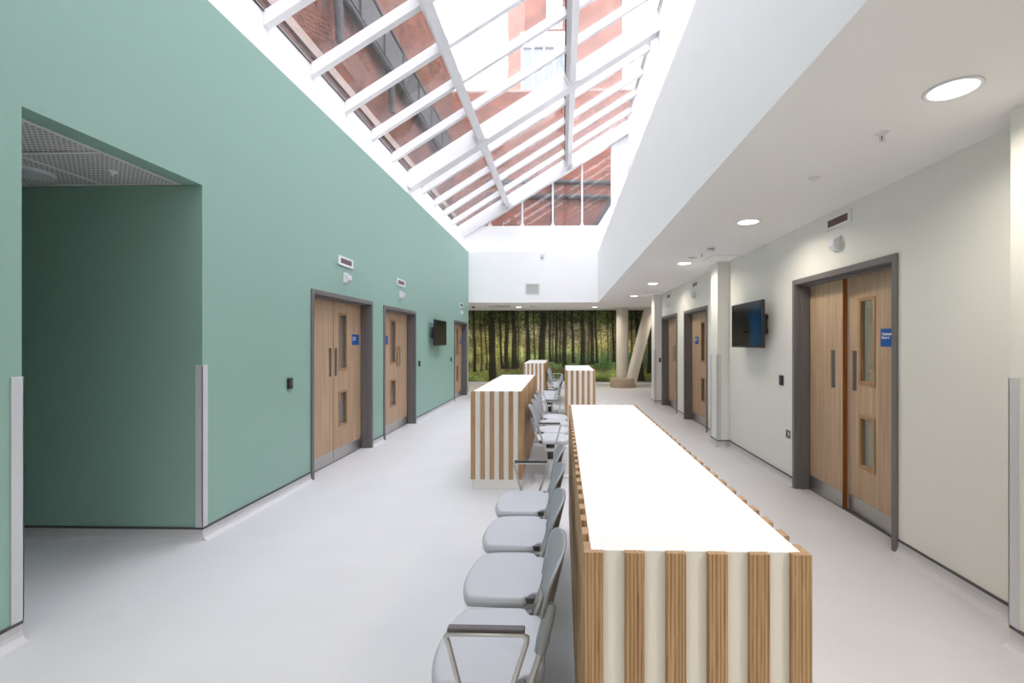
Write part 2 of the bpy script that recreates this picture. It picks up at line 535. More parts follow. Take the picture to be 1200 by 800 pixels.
mb.build('main_rafter', 'metal_w', rl)
mb = slopebox(MB(), XE, XT, YG - 0.08, YG + 0.06, -0.40, -0.16)
slopebox(mb, XE, XT, YG - 0.10, YG + 0.08, -0.43, -0.395)
mb.build('gable_rafter', 'metal_w', rl)
slopebox(MB(), XE - 0.14, XE + 0.012, Y0R, YG + 0.16, -0.012, 0.05).build('eave_rail', 'gasket', rl)
slopebox(MB(), XT - 0.03, XT + 0.14, Y0R, YG + 0.16, -0.06, 0.06).build('top_rail', 'metal_w', rl)
XPU = [-1.81, 0.06]
for xp in XPU:
    for (ya, yb) in ((Y0R, YP - 0.10), (YP + 0.10, YG - 0.08)):
        pu = slopebox(MB(), xp - 0.06, xp + 0.06, ya, yb, -0.30, -0.135).build('purlin', 'metal_w', rl)
        for ye in (ya if ya > 5 else None, yb):
            if ye is None: continue
            e0, e1 = (ye, ye + 0.06) if ye == ya else (ye - 0.06, ye)
            slopebox(MB(), xp - 0.095, xp + 0.095, e0, e1, -0.335, -0.125).build('end_plate', 'metal_w', pu)
    slopebox(MB(), xp - 0.025, xp - 0.012, Y0R, YG + 0.1, -0.134, -0.02).build('gasket', 'gasket', rl)
ys = sorted(bars + [Y0R, YP, YG + 0.16])
xs = [XE, XPU[0], XPU[1], XT]
for a, b in zip(ys[:-1], ys[1:]):
    for xa, xb in zip(xs[:-1], xs[1:]):
        slopebox(MB(), xa + 0.004, xb - 0.004, a + 0.004, b - 0.004, 0.002, 0.026).build('pane', 'pane', rl)
# gable glazing
gw = struct(empty('window_2', (-1, YG, HE)), 'triangular gable glazing at the end of the rooflight')
mull = [-2.21, -1.22, -0.29, 0.60]
for x in mull:
    m_ = MB().box(x - 0.028, x + 0.028, YG + 0.07, YG + 0.12, HE - 0.02, roof(x) - 0.14).build('mullion', 'metal_w', gw)
    MB().box(x - 0.055, x + 0.055, YG + 0.02, YG + 0.12, HE - 0.02, HE + 0.05).build('mullion_foot', 'metal_w', m_)
gx = [XE] + mull + [1.47]
for a, b in zip(gx[:-1], gx[1:]):
    MB().prism([(a + 0.004, HE - 0.02), (a + 0.004, roof(a) - 0.03), (b - 0.004, roof(b) - 0.03), (b - 0.004, HE - 0.02)], 'y', YG + 0.09, YG + 0.10).build('pane', 'pane', gw)

# coved skirtings with a dark cap strip
def skirting(name, runs, label):
    cove, cap = MB(), MB()
    for (xa, ya, xb, yb, nx, ny) in runs:
        # profile swept along the run, normal (nx, ny) points into the room
        def pt(x, y, d, z): return (x + nx * d, y + ny * d, z)
        prof = [(0, 0.088), (0.004, 0.088), (0.004, 0.05), (0.010, 0.026), (0.022, 0.010), (0.042, 0.002), (0.05, 0.0), (0, 0)]
        n = len(prof)
        v = [pt(xa, ya, d, z) for d, z in prof] + [pt(xb, yb, d, z) for d, z in prof]
        cove.add(v, [tuple(range(n)), tuple(range(n, 2 * n))] + [(i, (i + 1) % n, n + (i + 1) % n, n + i) for i in range(n)])
        q = [(0, 0.088), (0.008, 0.088), (0.008, 0.104), (0, 0.104)]
        v = [pt(xa, ya, d, z) for d, z in q] + [pt(xb, yb, d, z) for d, z in q]
        cap.add(v, [(0, 1, 2, 3), (4, 5, 6, 7)] + [(i, (i + 1) % 4, 4 + (i + 1) % 4, 4 + i) for i in range(4)])
    o = cove.build(name, 'floor')
    struct(o, label)
    cap.build('cap_strip', 'cap', o)

runL = []
y = YN
for a, b in sorted([(PY0, PY1)] + [(a - 0.0, b + 0.0) for a, b, h in DL]):
    runL.append((XL, y, XL, a, 1, 0)); y = b
runL.append((XL, y, XL, YB, 1, 0))
runL += [(-6.9, PY1, XL, PY1, 0, -1)]
skirting('baseboard_left', runL, 'coved vinyl skirting with dark cap along the green wall')
PIL = [(2.03, 2.44), (6.92, 7.24), (11.62, 12.0)]
XP = 2.268
runR = []
y = YN
for a, b in sorted(PIL + [(a, b) for a, b, h in DR]):
    runR.append((XR, y, XR, a, -1, 0)); y = b
for a, b in PIL:
    runR += [(XP, a, XP, b, -1, 0), (XP, a, XR, a, 0, -1)]
skirting('baseboard_right', [r for r in runR if abs(r[1] - r[3]) + abs(r[0] - r[2]) > 0.001], 'coved vinyl skirting with dark cap along the white wall')
skirting('baseboard_far', [(-7, YM - 0.012, 7, YM - 0.012, 0, -1)], 'low dark edged skirting under the forest mural')

pl = ['beside the frame edge before the ajar door', 'between the second door and the screen on the white wall', 'at the far end of the white wall']
for (a, b), d in zip(PIL, pl):
    struct(MB().box(XP, XR, a, b, 0, HC).build('pillar', 'cream'), 'square white pilaster ' + d)

# corner guards
def guard(x, y, sx, sy, z0, z1, label, w=0.05):
    """angle strip around a vertical corner: sx, sy point out of the corner"""
    t = 0.006
    mb = MB()
    mb.cbox(x + sx * t if sx > 0 else x - t, x - sx * w if sx < 0 else x - w, y, y + sy * t, z0, z1, 0.001)
    mb.cbox(x, x + sx * t, y + sy * t, y - sy * w, z0, z1, 0.001)
    o = mb.build('corner_guard', 'guard')
    tag(o, label, 'corner guard', 'grey corner guards')
    MB().box(min(x + sx * t, x - sx * w), max(x + sx * t, x - sx * w), min(y + sy * t, y - sy * w), max(y + sy * t, y - sy * w), z1, z1 + 0.004).build('end_cap', 'dev', o)
    return o
guard(XL, PY0, 1, 1, 0.10, 1.35, 'pale grey corner guard on the passage jamb at the picture edge')
guard(XL, PY1, 1, -1, 0.10, 1.35, 'pale grey corner guard on the passage jamb nearer the first green wall door')
guard(XP, PIL[0][1], -1, 1, 0.10, 1.35, 'grey corner guard on the pilaster beside the ajar treatment room door')
guard(XP, PIL[1][0], -1, -1, 0.10, 1.35, 'grey corner guard on the pilaster edge facing the wall screen')
guard(XP, PIL[1][1], -1, 1, 0.10, 1.35, 'grey corner guard on the pilaster edge facing the two farther doors')
guard(XP, PIL[2][0], -1, -1, 0.10, 1.35, 'grey corner guard on the farthest pilaster')

# ------------------------------------------------------------------ text
def text_mesh(s, size):
    cu = bpy.data.curves.new('lettering', 'FONT')
    cu.body = s
    cu.size = size
    cu.space_line = 0.95
    cu.offset = 0.0006
    cu.extrude = 0.0005
    cu.resolution_u = 3
    o = bpy.data.objects.new('lettering', cu)
    C.objects.link(o)
    dg = bpy.context.evaluated_depsgraph_get()
    me = bpy.data.meshes.new_from_object(o.evaluated_get(dg))
    bpy.data.objects.remove(o)
    return me

# ------------------------------------------------------------------ doors
def door(n, side, y0, y1, hf, leaves, label):
    sx = -1 if side == 'left' else 1
    wx = abs(XL) if side == 'left' else XR
    def X(d): return sx * (wx + d)
    root = struct(empty('door_%d' % n, (X(0), (y0 + y1) / 2, 0)), label)
    a, b, h = y0 + g, y1 - g, hf - g
    def jamb(ya, yb, name='jamb', inner=1):
        mb = MB()
        mb.cbox(X(0.0), X(TW + 0.06), ya, yb, 0, h, 0.002)
        return mb
    # linings with an architrave lip on the face of the wall
    for (o0, o1, i0, i1) in ((y0, y0 + 0.052, a, a + 0.035), (y1, y1 - 0.052, b, b - 0.035)):
        mb = MB().cbox(X(-0.016), X(0.0), o0, o1, 0, hf, 0.002)
        mb.cbox(X(0.0), X(TW + 0.06), i0, i1, 0, h, 0.002)
        mb.box(X(0.05), X(RD - 0.012), i1, i1 + (0.014 if i1 > i0 else -0.014), 0, h - 0.035)
        mb.build('jamb', 'frame', root)
    mb = MB().cbox(X(-0.016), X(0.0), y0 + 0.052, y1 - 0.052, hf - 0.052, hf, 0.002)
    mb.cbox(X(0.0), X(TW + 0.06), a + 0.035, b - 0.035, h - 0.035, h, 0.002)
    mb.box(X(0.05), X(RD - 0.012), a + 0.035, b - 0.035, h - 0.052, h - 0.035)
    mb.build('head', 'frame', root)
    top = h - 0.04
    for L in leaves:
        ya, yb = L['y']
        mb = MB()
        vis = L.get('vision')
        d0, d1 = RD, RD + 0.044
        if vis:
            va, vb = vis
            mb.box(X(d0), X(d1), ya, va, 0.008, top).box(X(d0), X(d1), vb, yb, 0.008, top)
            for z0, z1 in ((0.008, 0.435), (0.885, 1.17), (1.91, top)):
                mb.box(X(d0), X(d1), va, vb, z0, z1)
        else:
            mb.cbox(X(d0), X(d1), ya, yb, 0.008, top, 0.001)
        objs = []
        leaf = mb.build('door_leaf', 'oak', root)
        ang = L.get('angle', 0.0)
        M4 = None
        if ang:
            hinge = Vector((X(d1), L['hinge'], 0))
            M4 = Matrix.Translation(hinge) @ Matrix.Rotation(math.radians(ang), 4, 'Z') @ Matrix.Translation(-hinge)
        kids = []
        kids.append(MB().box(X(d0 - 0.003), X(d0), ya + 0.003, yb - 0.003, 0.008, 0.152).build('kick_plate', 'steel', leaf))
        for e0, e1 in ((ya, ya + 0.002), (yb - 0.002, yb)):
            kids.append(MB().box(X(d0 - 0.0005), X(d1), e0 - 0.0005, e1 + 0.0005, 0.008, top).build('edge_lipping', 'edge', leaf))
        if vis:
            for z0, z1 in ((0.435, 0.885), (1.17, 1.91)):
                f = MB()
                t = 0.022
                for (p0, p1, q0, q1) in ((va - 0.008, va + t, z0 - 0.008, z1 + 0.008), (vb - t, vb + 0.008, z0 - 0.008, z1 + 0.008),
                                         (va + t, vb - t, z0 - 0.008, z0 + t), (va + t, vb - t, z1 - t, z1 + 0.008)):
                    f.cbox(X(d0 - 0.008), X(d0 + 0.02), p0, p1, q0, q1, 0.002)
                kids.append(f.build('vision_bead', 'bead', leaf))
                kids.append(MB().box(X(d0 + 0.021), X(d0 + 0.027), va, vb, z0, z1).build('vision_pane', 'obscured' if sx < 0 else 'vision', leaf))
        if 'plate' in L:
            p = L['plate']
            kids.append(MB().cbox(X(d0 - 0.004), X(d0), p - 0.029, p + 0.029, 1.10, 1.455, 0.0015).build('pull_plate', 'plate', leaf))
            if L.get('lever'):
                kids.append(MB().tube([(X(d0), p, 1.35), (X(d0 - 0.05), p, 1.35), (X(d0 - 0.055), p, 1.34), (X(d0 - 0.055), p, 1.21), (X(d0 - 0.05), p, 1.20), (X(d0), p, 1.20)], 0.008, 8).build('pull_handle', 'dgrey', leaf))
        if 'sign' in L:
            s0, s1, txt = L['sign']
            kids.append(MB().cbox(X(d0 - 0.004), X(d0), s0, s1, 1.495, 1.64, 0.001).build('room_sign', 'blue', leaf))
            me = text_mesh(txt, 0.030)
            me.materials.append(M['text'])
            o = link('lettering', me)
            # reading direction: on the left wall along +y, on the right wall along -y
            rz = math.radians(90) if sx < 0 else math.radians(-90)
            R = Matrix.Rotation(rz, 4, 'Z') @ Matrix.Rotation(math.radians(90), 4, 'X')
            st = (s0 + 0.018) if sx < 0 else (s1 - 0.018)
            me.transform(Matrix.Translation((X(d0 - 0.0046), st, 1.588)) @ R)
            attach(o, leaf)
            kids.append(o)
        if 'notice' in L:
            p0, p1, z0, z1 = L['notice']
            kids.append(MB().box(X(d0 + 0.019), X(d0 + 0.0205), p0, p1, z0, z1).build('notice', 'paper', leaf))
        if M4 is not None:
            for o in [leaf] + kids:
                o.data.transform(M4)
    # threshold
    MB().box(X(RD - 0.005), X(RD + 0.05), a + 0.035, b - 0.035, 0, 0.004).build('threshold', 'dgrey', root)
    return root

E = 0.002
def lv(y0, y1, **k): return dict(y=(y0 + E, y1 - E), **k)
i = 0.056
d = DL[0]
door(1, 'left', *d, [lv(d[0] + i, 5.896, plate=5.822), lv(5.896, d[1] - i, plate=5.965, vision=(6.05, 6.27), sign=(6.43, 6.645, 'Consult\nRoom 1'), notice=(6.075, 6.12, 1.42, 1.52))],
     'first oak double door in the green wall, blue sign on the far leaf')
d = DL[1]
door(2, 'left', *d, [lv(d[0] + i, 8.272, plate=8.205, vision=(7.885, 8.125), sign=(7.55, 7.765, 'Consult\nRoom 2'), notice=(7.91, 7.97, 1.34, 1.45)), lv(8.272, d[1] - i, plate=8.345)],
     'second oak double door in the green wall, vision panels on the near leaf')
d = DL[2]
door(3, 'left', *d, [lv(d[0] + i, 12.62, plate=12.55), lv(12.62, d[1] - i, plate=12.70, vision=(12.84, 13.06), sign=(13.25, 13.46, 'Consult\nRoom 3'))],
     'third oak double door in the green wall, beyond the small screen')
d = DR[0]
door(4, 'right', *d, [lv(d[0] + i, 4.385, plate=4.285, vision=(3.985, 4.205), sign=(3.715, 3.905, 'Treatment\nRoom 6'), angle=-3.2, hinge=d[0] + i),
                      lv(4.39, d[1] - i, plate=4.545)],
     'oak double door standing ajar in the white wall, treatment room sign')
d = DR[1]
door(5, 'right', *d, [lv(d[0] + i, 8.47, plate=8.40), lv(8.47, d[1] - i, vision=(8.565, 8.80), sign=(8.97, 9.19, 'Treatment\nRoom 5'))],
     'second oak double door in the white wall, blue sign beside vision panels')
d = DR[2]
door(6, 'right', *d, [lv(d[0] + i, 10.90, plate=10.83, vision=(10.50, 10.74)), lv(10.90, d[1] - i, plate=10.99)],
     'third oak double door in the white wall, by the farthest pilaster')
# lamp burning inside the treatment room behind the ajar door
cl = tag(empty('panel_light', (4.1, 4.3, HC)), 'ceiling panel light inside the treatment room behind the ajar door', 'ceiling light')
MB().box(3.85, 4.35, 4.05, 4.55, HC - 0.02, HC).build('housing', 'dev', cl)
MB().box(3.87, 4.33, 4.07, 4.53, HC - 0.022, HC - 0.02).build('diffuser', emit('panel_diffuser', (1, 0.95, 0.88), 22.0), cl)

# ------------------------------------------------------------------ counters
def counter(y0, y1, x0, x1, label):
    T = 0.018; H = 1.02; bw = 0.047
    root = tag(empty('reception_counter', ((x0 + x1) / 2, (y0 + y1) / 2, 0)), label, 'counter', 'slatted waiting room counters')
    bx0, bx1, by0, by1 = x0 + T, x1 - T, y0 + T, y1 - T
    MB().box(bx0 + 0.0005, bx1 - 0.0005, by0 + 0.0005, by1 - 0.0005, 0.10, H - 0.004).build('carcass', 'panel', root)
    MB().box(bx0 + 0.0005, bx1 - 0.0005, by0 + 0.0005, by1 - 0.0005, 0.006, 0.10).build('plinth', 'panel', root)
    MB().box(bx0, bx1, by0, by1, 0, 0.006).build('floor_seal', 'dev', root)
    MB().cbox(bx0, bx1, by0, by1, H - 0.004, H, 0.0008).build('worktop', 'laminate', root)
    me = MB().cbox(-bw / 2, bw / 2, -T / 2, T / 2, 0, H + 0.001 - 0.105, 0.0012).mesh('batten')
    me.materials.append(M['ash'])
    n = 6
    p = (x1 - x0 - bw) / (n - 1)
    def put(x, y, rz):
        o = link('batten', me, None, (x, y, 0.105))
        o.rotation_euler.z = rz
        o.parent = root
        o.matrix_parent_inverse = Matrix.Translation(-Vector(root.location))
    for k in range(n):
        x = x0 + bw / 2 + p * k
        put(x, y0 + T / 2 + 0.001, 0)
        put(x, y1 - T / 2 - 0.001, math.pi)
    n = round((y1 - y0 - 2 * T - bw) / 0.0935) + 1
    p = (y1 - y0 - 2 * T - bw) / (n - 1)
    for k in range(n):
        y = y0 + T + bw / 2 + p * k
        put(x0 + T / 2 + 0.001, y, -math.pi / 2)
        put(x1 - T / 2 - 0.001, y, math.pi / 2)
    return root
counter(1.138, 3.86, 0.052, 0.598, 'long white-topped counter with oak battens, closest to the camera')
counter(4.86, 7.40, -0.955, -0.413, 'white-topped slatted counter nearer the green wall, behind the front row of seats')
counter(8.49, 10.45, 0.052, 0.598, 'slatted counter end-on, in line behind the long front counter')
counter(11.43, 13.6, -0.955, -0.413, 'farthest slatted counter, nearer the green wall below the mural trees')

# ------------------------------------------------------------------ beam seats
def seat_mesh():
    mb = MB()
    cx, a, b = -0.2575, 0.1975, 0.228
    n = 72
    rings = [0.0001, 0.35, 0.6, 0.78, 0.88, 0.93, 0.955, 0.975, 0.99, 1.0]
    def P(r, t):
        ct, st = math.cos(t), math.sin(t)
        e = 11.0
        rr = (abs(ct) ** e + abs(st) ** e) ** (-1 / e)
        x, y = ct * rr * r, st * rr * r
        front = max(0.0, -x)
        rear = min(1.0, max(0.0, (x - 0.50) / 0.14)); rear = rear * rear * (3 - 2 * rear)
        yy = y * b * (1.0 - 0.05 * front - 0.22 * rear)
        # the front edge bows outwards between its corners
        xx = cx + x * a + 0.048 * front ** 1.5 * (y * y)
        z = 0.452 - 0.008 * (1 - r * r) - 0.012 * front ** 5
        if r > 0.93: z -= 0.020 * ((r - 0.93) / 0.07) ** 1.3
        return (xx, yy, z)
    v, f = [], []
    for r in rings:
        v += [P(r, 2 * math.pi * k / n) for k in range(n)]
    # rolled edge and underside
    for (r, dz) in ((1.0, -0.014), (0.985, -0.020), (0.8, -0.020), (0.0001, -0.020)):
        for k in range(n):
            q = P(r, 2 * math.pi * k / n); e = P(1.0, 2 * math.pi * k / n)
            v.append((q[0], q[1], e[2] + dz))
    R = len(rings) + 4
    for i in range(R - 1):
        for k in range(n):
            f.append((i * n + k, i * n + (k + 1) % n, (i + 1) * n + (k + 1) % n, (i + 1) * n + k))
    mb.add(v, f, True)
    return mb.mesh('seat')

def back_x(z):  # recline of the back
    return -0.072 + (z - 0.55) * 0.23
def back_mesh():
    mb = MB()
    ny, nz = 22, 16
    front, rear = [], []
    for j in range(nz + 1):
        t = j / nz
        for i in range(ny + 1):
            s = -1 + 2 * i / ny
            # half width: narrow sleeves below, wide shell above, rounded top
            wd = 0.196 + 0.026 * min(1, max(0, (t - 0.35) / 0.12))
            if t > 0.62: wd *= (1 - ((t - 0.62) / 0.40) ** 3.2) ** (1 / 2.2) if t < 1 else (1 - (0.38 / 0.40) ** 3.2) ** (1 / 2.2)
            y = s * wd
            z = 0.548 + 0.268 * t - 0.014 * (1 - abs(s) ** 2) * (1 - t)
            z += 0.0
            x = back_x(z) - 0.042 * (y / 0.22) ** 2 + 0.016
            front.append((x, y, z)); rear.append((x + 0.011, y, z))
    n = (ny + 1) * (nz + 1)
    f = []
    for j in range(nz):
        for i in range(ny):
            a = j * (ny + 1) + i
            f.append((a, a + 1, a + ny + 2, a + ny + 1))
            f.append((n + a, n + a + ny + 1, n + a + ny + 2, n + a + 1))
    bd = [i for i in range(ny + 1)] + [j * (ny + 1) + ny for j in range(1, nz + 1)] + [nz * (ny + 1) + i for i in range(ny - 1, -1, -1)] + [j * (ny + 1) for j in range(nz - 1, 0, -1)]
    for k in range(len(bd)):
        a, b = bd[k], bd[(k + 1) % len(bd)]
        f.append((a, n + a, n + b, b))
    mb.add(front + rear, f, True)
    for s in (-1, 1):   # sleeves that take the tubes
        y = s * 0.196
        pts = [(back_x(z) - 0.030 * 0.8 + 0.026, y, z) for z in (0.545, 0.58, 0.64, 0.69, 0.70)]
        mb.tube(pts, [0.019, 0.021, 0.021, 0.020, 0.012], 12)
    return mb.mesh('backrest')

def tube_pts(s):
    y = s * 0.200
    bx = lambda z: back_x(z) + 0.002
    return [(-0.32, y * 0.9, 0.418), (-0.17, y, 0.418), (-0.128, y, 0.421), (-0.108, y, 0.434), (-0.097, y, 0.46), (bx(0.53), y, 0.53), (bx(0.60), y, 0.60)]

ME = {}
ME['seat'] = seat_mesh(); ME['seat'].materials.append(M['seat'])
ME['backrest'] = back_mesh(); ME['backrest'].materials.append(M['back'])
mb = MB()
for s in (-1, 1): mb.tube(tube_pts(s), 0.0115, 10)
mb.tube([(-0.24, -0.19, 0.412), (-0.24, 0.19, 0.412)], 0.010, 8)
ME['seat_frame'] = mb.mesh('seat_frame'); ME['seat_frame'].materials.append(M['alu'])
mb = MB().cbox(-0.158, -0.118, -0.016, 0.016, 0.420, 0.449, 0.005)
ME['corner_insert'] = mb.mesh('corner_insert'); ME['corner_insert'].materials.append(M['pad'])
AH = 0.645
mb = MB()
pts = [(-0.285, 0, 0.36), (-0.352, 0, AH - 0.035), (-0.358, 0, AH - 0.019), (-0.347, 0, AH - 0.008), (-0.125, 0, AH - 0.008), (-0.108, 0, AH - 0.017), (-0.110, 0, AH - 0.034), (-0.19, 0, 0.36)]
mb.tube(pts, 0.009, 8)
mb.cbox(-0.278, -0.202, -0.010, 0.010, 0.345, 0.375, 0.003)
ME['armrest'] = mb.mesh('armrest'); ME['armrest'].materials.append(M['alu'])
ME['arm_pad'] = MB().cbox(-0.352, -0.114, -0.013, 0.013, AH, AH + 0.014, 0.004).mesh('arm_pad'); ME['arm_pad'].materials.append(M['pad'])
mb = MB().cbox(-0.45, -0.06, -0.055, 0.055, 0, 0.012, 0.003)
mb.cbox(-0.268, -0.212, -0.045, 0.045, 0.012, 0.27, 0.004)
ME['pedestal'] = mb.mesh('pedestal'); ME['pedestal'].materials.append(M['dev'])
mb = MB().cbox(-0.272, -0.208, -0.060, 0.060, 0.21, 0.325, 0.006)
mb.cbox(-0.285, -0.195, -0.075, 0.075, 0.318, 0.395, 0.006).cbox(-0.34, -0.14, -0.055, 0.055, 0.392, 0.408, 0.004).cbox(-0.30, -0.18, -0.03, 0.03, 0.375, 0.412, 0.004)
ME['clamp'] = mb.mesh('clamp'); ME['clamp'].materials.append(M['black'])
PT = 0.505
ME['beam'] = MB().cbox(-0.27, -0.21, -2.03 / 2, 2.03 / 2, 0.325, 0.385, 0.004).mesh('beam'); ME['beam'].materials.append(M['dgrey'])

def beam_seat(loc, flip, label):
    root = empty('beam_bench', loc)
    if flip: root.rotation_euler.z = math.pi
    tag(root, label, 'bench', 'four-seat beam benches')
    def add(key, y, par=root):
        o = bpy.data.objects.new(key, ME[key]); C.objects.link(o)
        o.parent = par; o.location = (0, y, 0)
        return o
    add('beam', 0)
    for k in range(4):
        y = (k - 1.5) * PT
        s = add('seat', y); add('corner_insert', 0.196, s); add('corner_insert', -0.196, s)
        add('seat_frame', y); add('backrest', y)
    for y in (-2.03 / 2, 2.03 / 2):
        a = add('armrest', y); add('arm_pad', 0, a)
    for y in (-1.5 * PT, 1.5 * PT):
        p = add('pedestal', y); add('clamp', 0, p)
    return root
yc = 1.69 + 1.5 * PT
beam_seat((0, yc, 0), False, 'front row of four grey seats with backs against the long near counter')
beam_seat((-0.375, 5.36 + 1.5 * PT, 0), True, 'row of four grey seats backing onto the counter nearer the green wall')
beam_seat((0, 8.95 + 1.5 * PT, 0), False, 'grey seat row backing onto the end-on counter in the middle distance')
beam_seat((-0.375, 11.65 + 1.5 * PT, 0), True, 'farthest row of grey seats, backing onto the farthest counter')

# ------------------------------------------------------------------ screens
def screen_mat():
    m, nt, b = mat('display')
    b.inputs['Base Color'].default_value = (0.008, 0.009, 0.011, 1)
    b.inputs['Roughness'].default_value = 0.12
    b.inputs['Specular IOR Level'].default_value = 0.25
    tc = N(nt, 'ShaderNodeTexCoord')
    sp = N(nt, 'ShaderNodeSeparateXYZ')
    nt.links.new(tc.outputs['Generated'], sp.inputs[0])
    cr = N(nt, 'ShaderNodeValToRGB')
    e = cr.color_ramp.elements
    e[0].position = 0.0; e[0].color = lin(10, 42, 78)
    e[1].position = 1.0; e[1].color = lin(26, 26, 30)
    k = e.new(0.22); k.color = lin(6, 60, 96)
    k = e.new(0.42); k.color = lin(26, 44, 54)
    k = e.new(0.60); k.color = lin(30, 30, 34)
    nt.links.new(sp.outputs['Y'], cr.inputs['Fac'])
    z = N(nt, 'ShaderNodeMapRange')
    z.inputs['From Min'].default_value = 0.55; z.inputs['From Max'].default_value = 1.0
    z.inputs['To Min'].default_value = 1.0; z.inputs['To Max'].default_value = 0.35
    nt.links.new(sp.outputs['Z'], z.inputs['Value'])
    mu = N(nt, 'ShaderNodeMath', operation='MULTIPLY')
    mu.inputs[1].default_value = 0.45
    nt.links.new(z.outputs['Result'], mu.inputs[0])
    nt.links.new(cr.outputs['Color'], b.inputs['Emission Color'])
    nt.links.new(mu.outputs[0], b.inputs['Emission Strength'])
    return m
M['display'] = screen_mat()
M['dark_display'] = plain('dark_display', (0.012, 0.012, 0.014, 1), rough=0.15, spec=0.4, noise=0.0)
def tv(xw, xf, y0, y1, z0, z1, label, on=True):
    """xw: wall face, xf: front face of the screen"""
    s = 1 if xf > xw else -1
    root = tag(empty('wall_screen', (xw, (y0 + y1) / 2, (z0 + z1) / 2)), label, 'screen', 'wall-mounted screens')
    MB().cbox(xf, xf - s * 0.035, y0, y1, z0, z1, 0.004).build('casing', 'black', root)
    MB().box(xf, xf + s * 0.001, y0 + 0.012, y1 - 0.012, z0 + 0.025, z1 - 0.012).build('display', 'display' if on else 'dark_display', root)
    if on:
        k = MB()
        for (c0, c1, q0, q1) in ((0.40, 0.60, 0.07, 0.16), (0.44, 0.57, 0.16, 0.36), (0.33, 0.66, 0.34, 0.42), (0.38, 0.62, 0.42, 0.52), (0.43, 0.58, 0.52, 0.62), (0.47, 0.54, 0.62, 0.74)):
            k.box(xf + s * 0.001, xf + s * 0.0014, y0 + (y1 - y0) * c0, y0 + (y1 - y0) * c1, z0 + (z1 - z0) * q0, z0 + (z1 - z0) * q1)
        k.build('picture_figure', 'dark_display', root)
    MB().cbox(xf - s * 0.035, xf - s * 0.06, y0 + 0.2, y1 - 0.2, z0 + 0.06, z1 - 0.12, 0.005).build('rear_housing', 'black', root)
    br = MB()
    ym, zm = (y0 + y1) / 2, (z0 + z1) / 2
    br.box(xw, xw + s * 0.012, ym - 0.30, ym + 0.30, zm - 0.10, zm - 0.06).box(xw, xw + s * 0.012, ym - 0.30, ym + 0.30, zm + 0.06, zm + 0.10)
    for q in (-0.25, 0.25):
        br.box(xw, xw + s * 0.03, ym + q - 0.03, ym + q + 0.03, zm - 0.12, zm + 0.12)
    br.box(xw + s * 0.012, xf - s * 0.05, ym - 0.05, ym + 0.05, zm - 0.1, zm + 0.1)
    br.build('wall_bracket', 'dgrey', root)
    return root
tv(XL, XL + 0.135, 9.68, 10.64, 1.455, 2.01, 'small looking black screen on the green wall between two doors', False)
tv(XR, XR - 0.15, 5.45, 6.42, 1.465, 2.025, 'black wall screen with a blue picture on the white wall')

# ------------------------------------------------------------------ small wall fittings
def indicator(xw, s, y, z, label, wd=0.40, ht=0.115):
    r = tag(empty('door_indicator', (xw, y, z)), label, 'indicator', 'door indicator panels')
    t = 0.03; th = 0.022 if s > 0 else 0.012
    mb = MB()
    mb.cbox(xw, xw + s * th, y - wd / 2, y - wd / 2 + t * 1.6, z - ht / 2, z + ht / 2, 0.003)
    mb.cbox(xw, xw + s * th, y + wd / 2 - t * 1.6, y + wd / 2, z - ht / 2, z + ht / 2, 0.003)
    mb.cbox(xw, xw + s * th, y - wd / 2 + t * 1.6, y + wd / 2 - t * 1.6, z - ht / 2, z - ht / 2 + t * 0.85, 0.001)
    mb.cbox(xw, xw + s * th, y - wd / 2 + t * 1.6, y + wd / 2 - t * 1.6, z + ht / 2 - t * 0.85, z + ht / 2, 0.001)
    mb.build('surround', 'dev' if s > 0 else 'cream', r)
    MB().box(xw, xw + s * (th - 0.003), y - wd / 2 + t * 1.6, y + wd / 2 - t * 1.6, z - ht / 2 + t * 0.85, z + ht / 2 - t * 0.85).build('lens', 'lens', r)
def sensor(xw, s, y, z, label):
    r = tag(empty('motion_sensor', (xw, y, z)), label, 'sensor', 'motion sensors over doors')
    MB().cbox(xw, xw + s * 0.02, y - 0.055, y + 0.055, z - 0.065, z + 0.065, 0.004).build('back_box', 'dev', r)
    mb = MB()
    mb.prism([(xw + s * 0.02, z + 0.055), (xw + s * 0.07, z + 0.03), (xw + s * 0.07, z - 0.02), (xw + s * 0.045, z - 0.055), (xw + s * 0.02, z - 0.055)], 'y', y - 0.045, y + 0.045)
    mb.build('detector_head', 'dev', r)
names = ['first green wall door', 'second green wall door', 'third green wall door', 'ajar door in the white wall', 'second white wall door', 'third white wall door']
for nme, (xw, s, y, z, zs) in zip(names, [(XL, 1, 5.92, 2.553, 2.35), (XL, 1, 7.97, 2.55, 2.35), (XL, 1, 12.77, 2.546, 2.347),
                                          (XR, -1, 4.22, 2.605, 2.40), (XR, -1, 8.68, 2.594, 2.40), (XR, -1, 10.81, 2.584, 2.389)]):
    indicator(xw, s, y, z, 'slim white framed indicator with dark red lens over the ' + nme)
    sensor(xw, s, y, zs, 'small white wedge sensor over the ' + nme)
def button(xw, s, y, z, label):
    r = tag(empty('door_button', (xw, y, z)), label, 'door button', 'black door entry buttons')
    MB().cbox(xw, xw + s * 0.022, y - 0.036, y + 0.036, z - 0.055, z + 0.055, 0.005).build('casing', 'black', r)
    MB().cbox(xw + s * 0.022, xw + s * 0.026, y - 0.02, y + 0.02, z - 0.02, z + 0.03, 0.002).build('push_pad', 'dgrey', r)
button(XL, 1, 4.695, 1.113, 'black entry button before the first green wall door')
button(XL, 1, 9.02, 1.117, 'black entry button just past the second green wall door')
button(XL, 1, 11.60, 1.106, 'black entry button before the third green wall door')
button(XR, -1, 5.28, 1.11, 'black entry button between the ajar door and the wall screen')
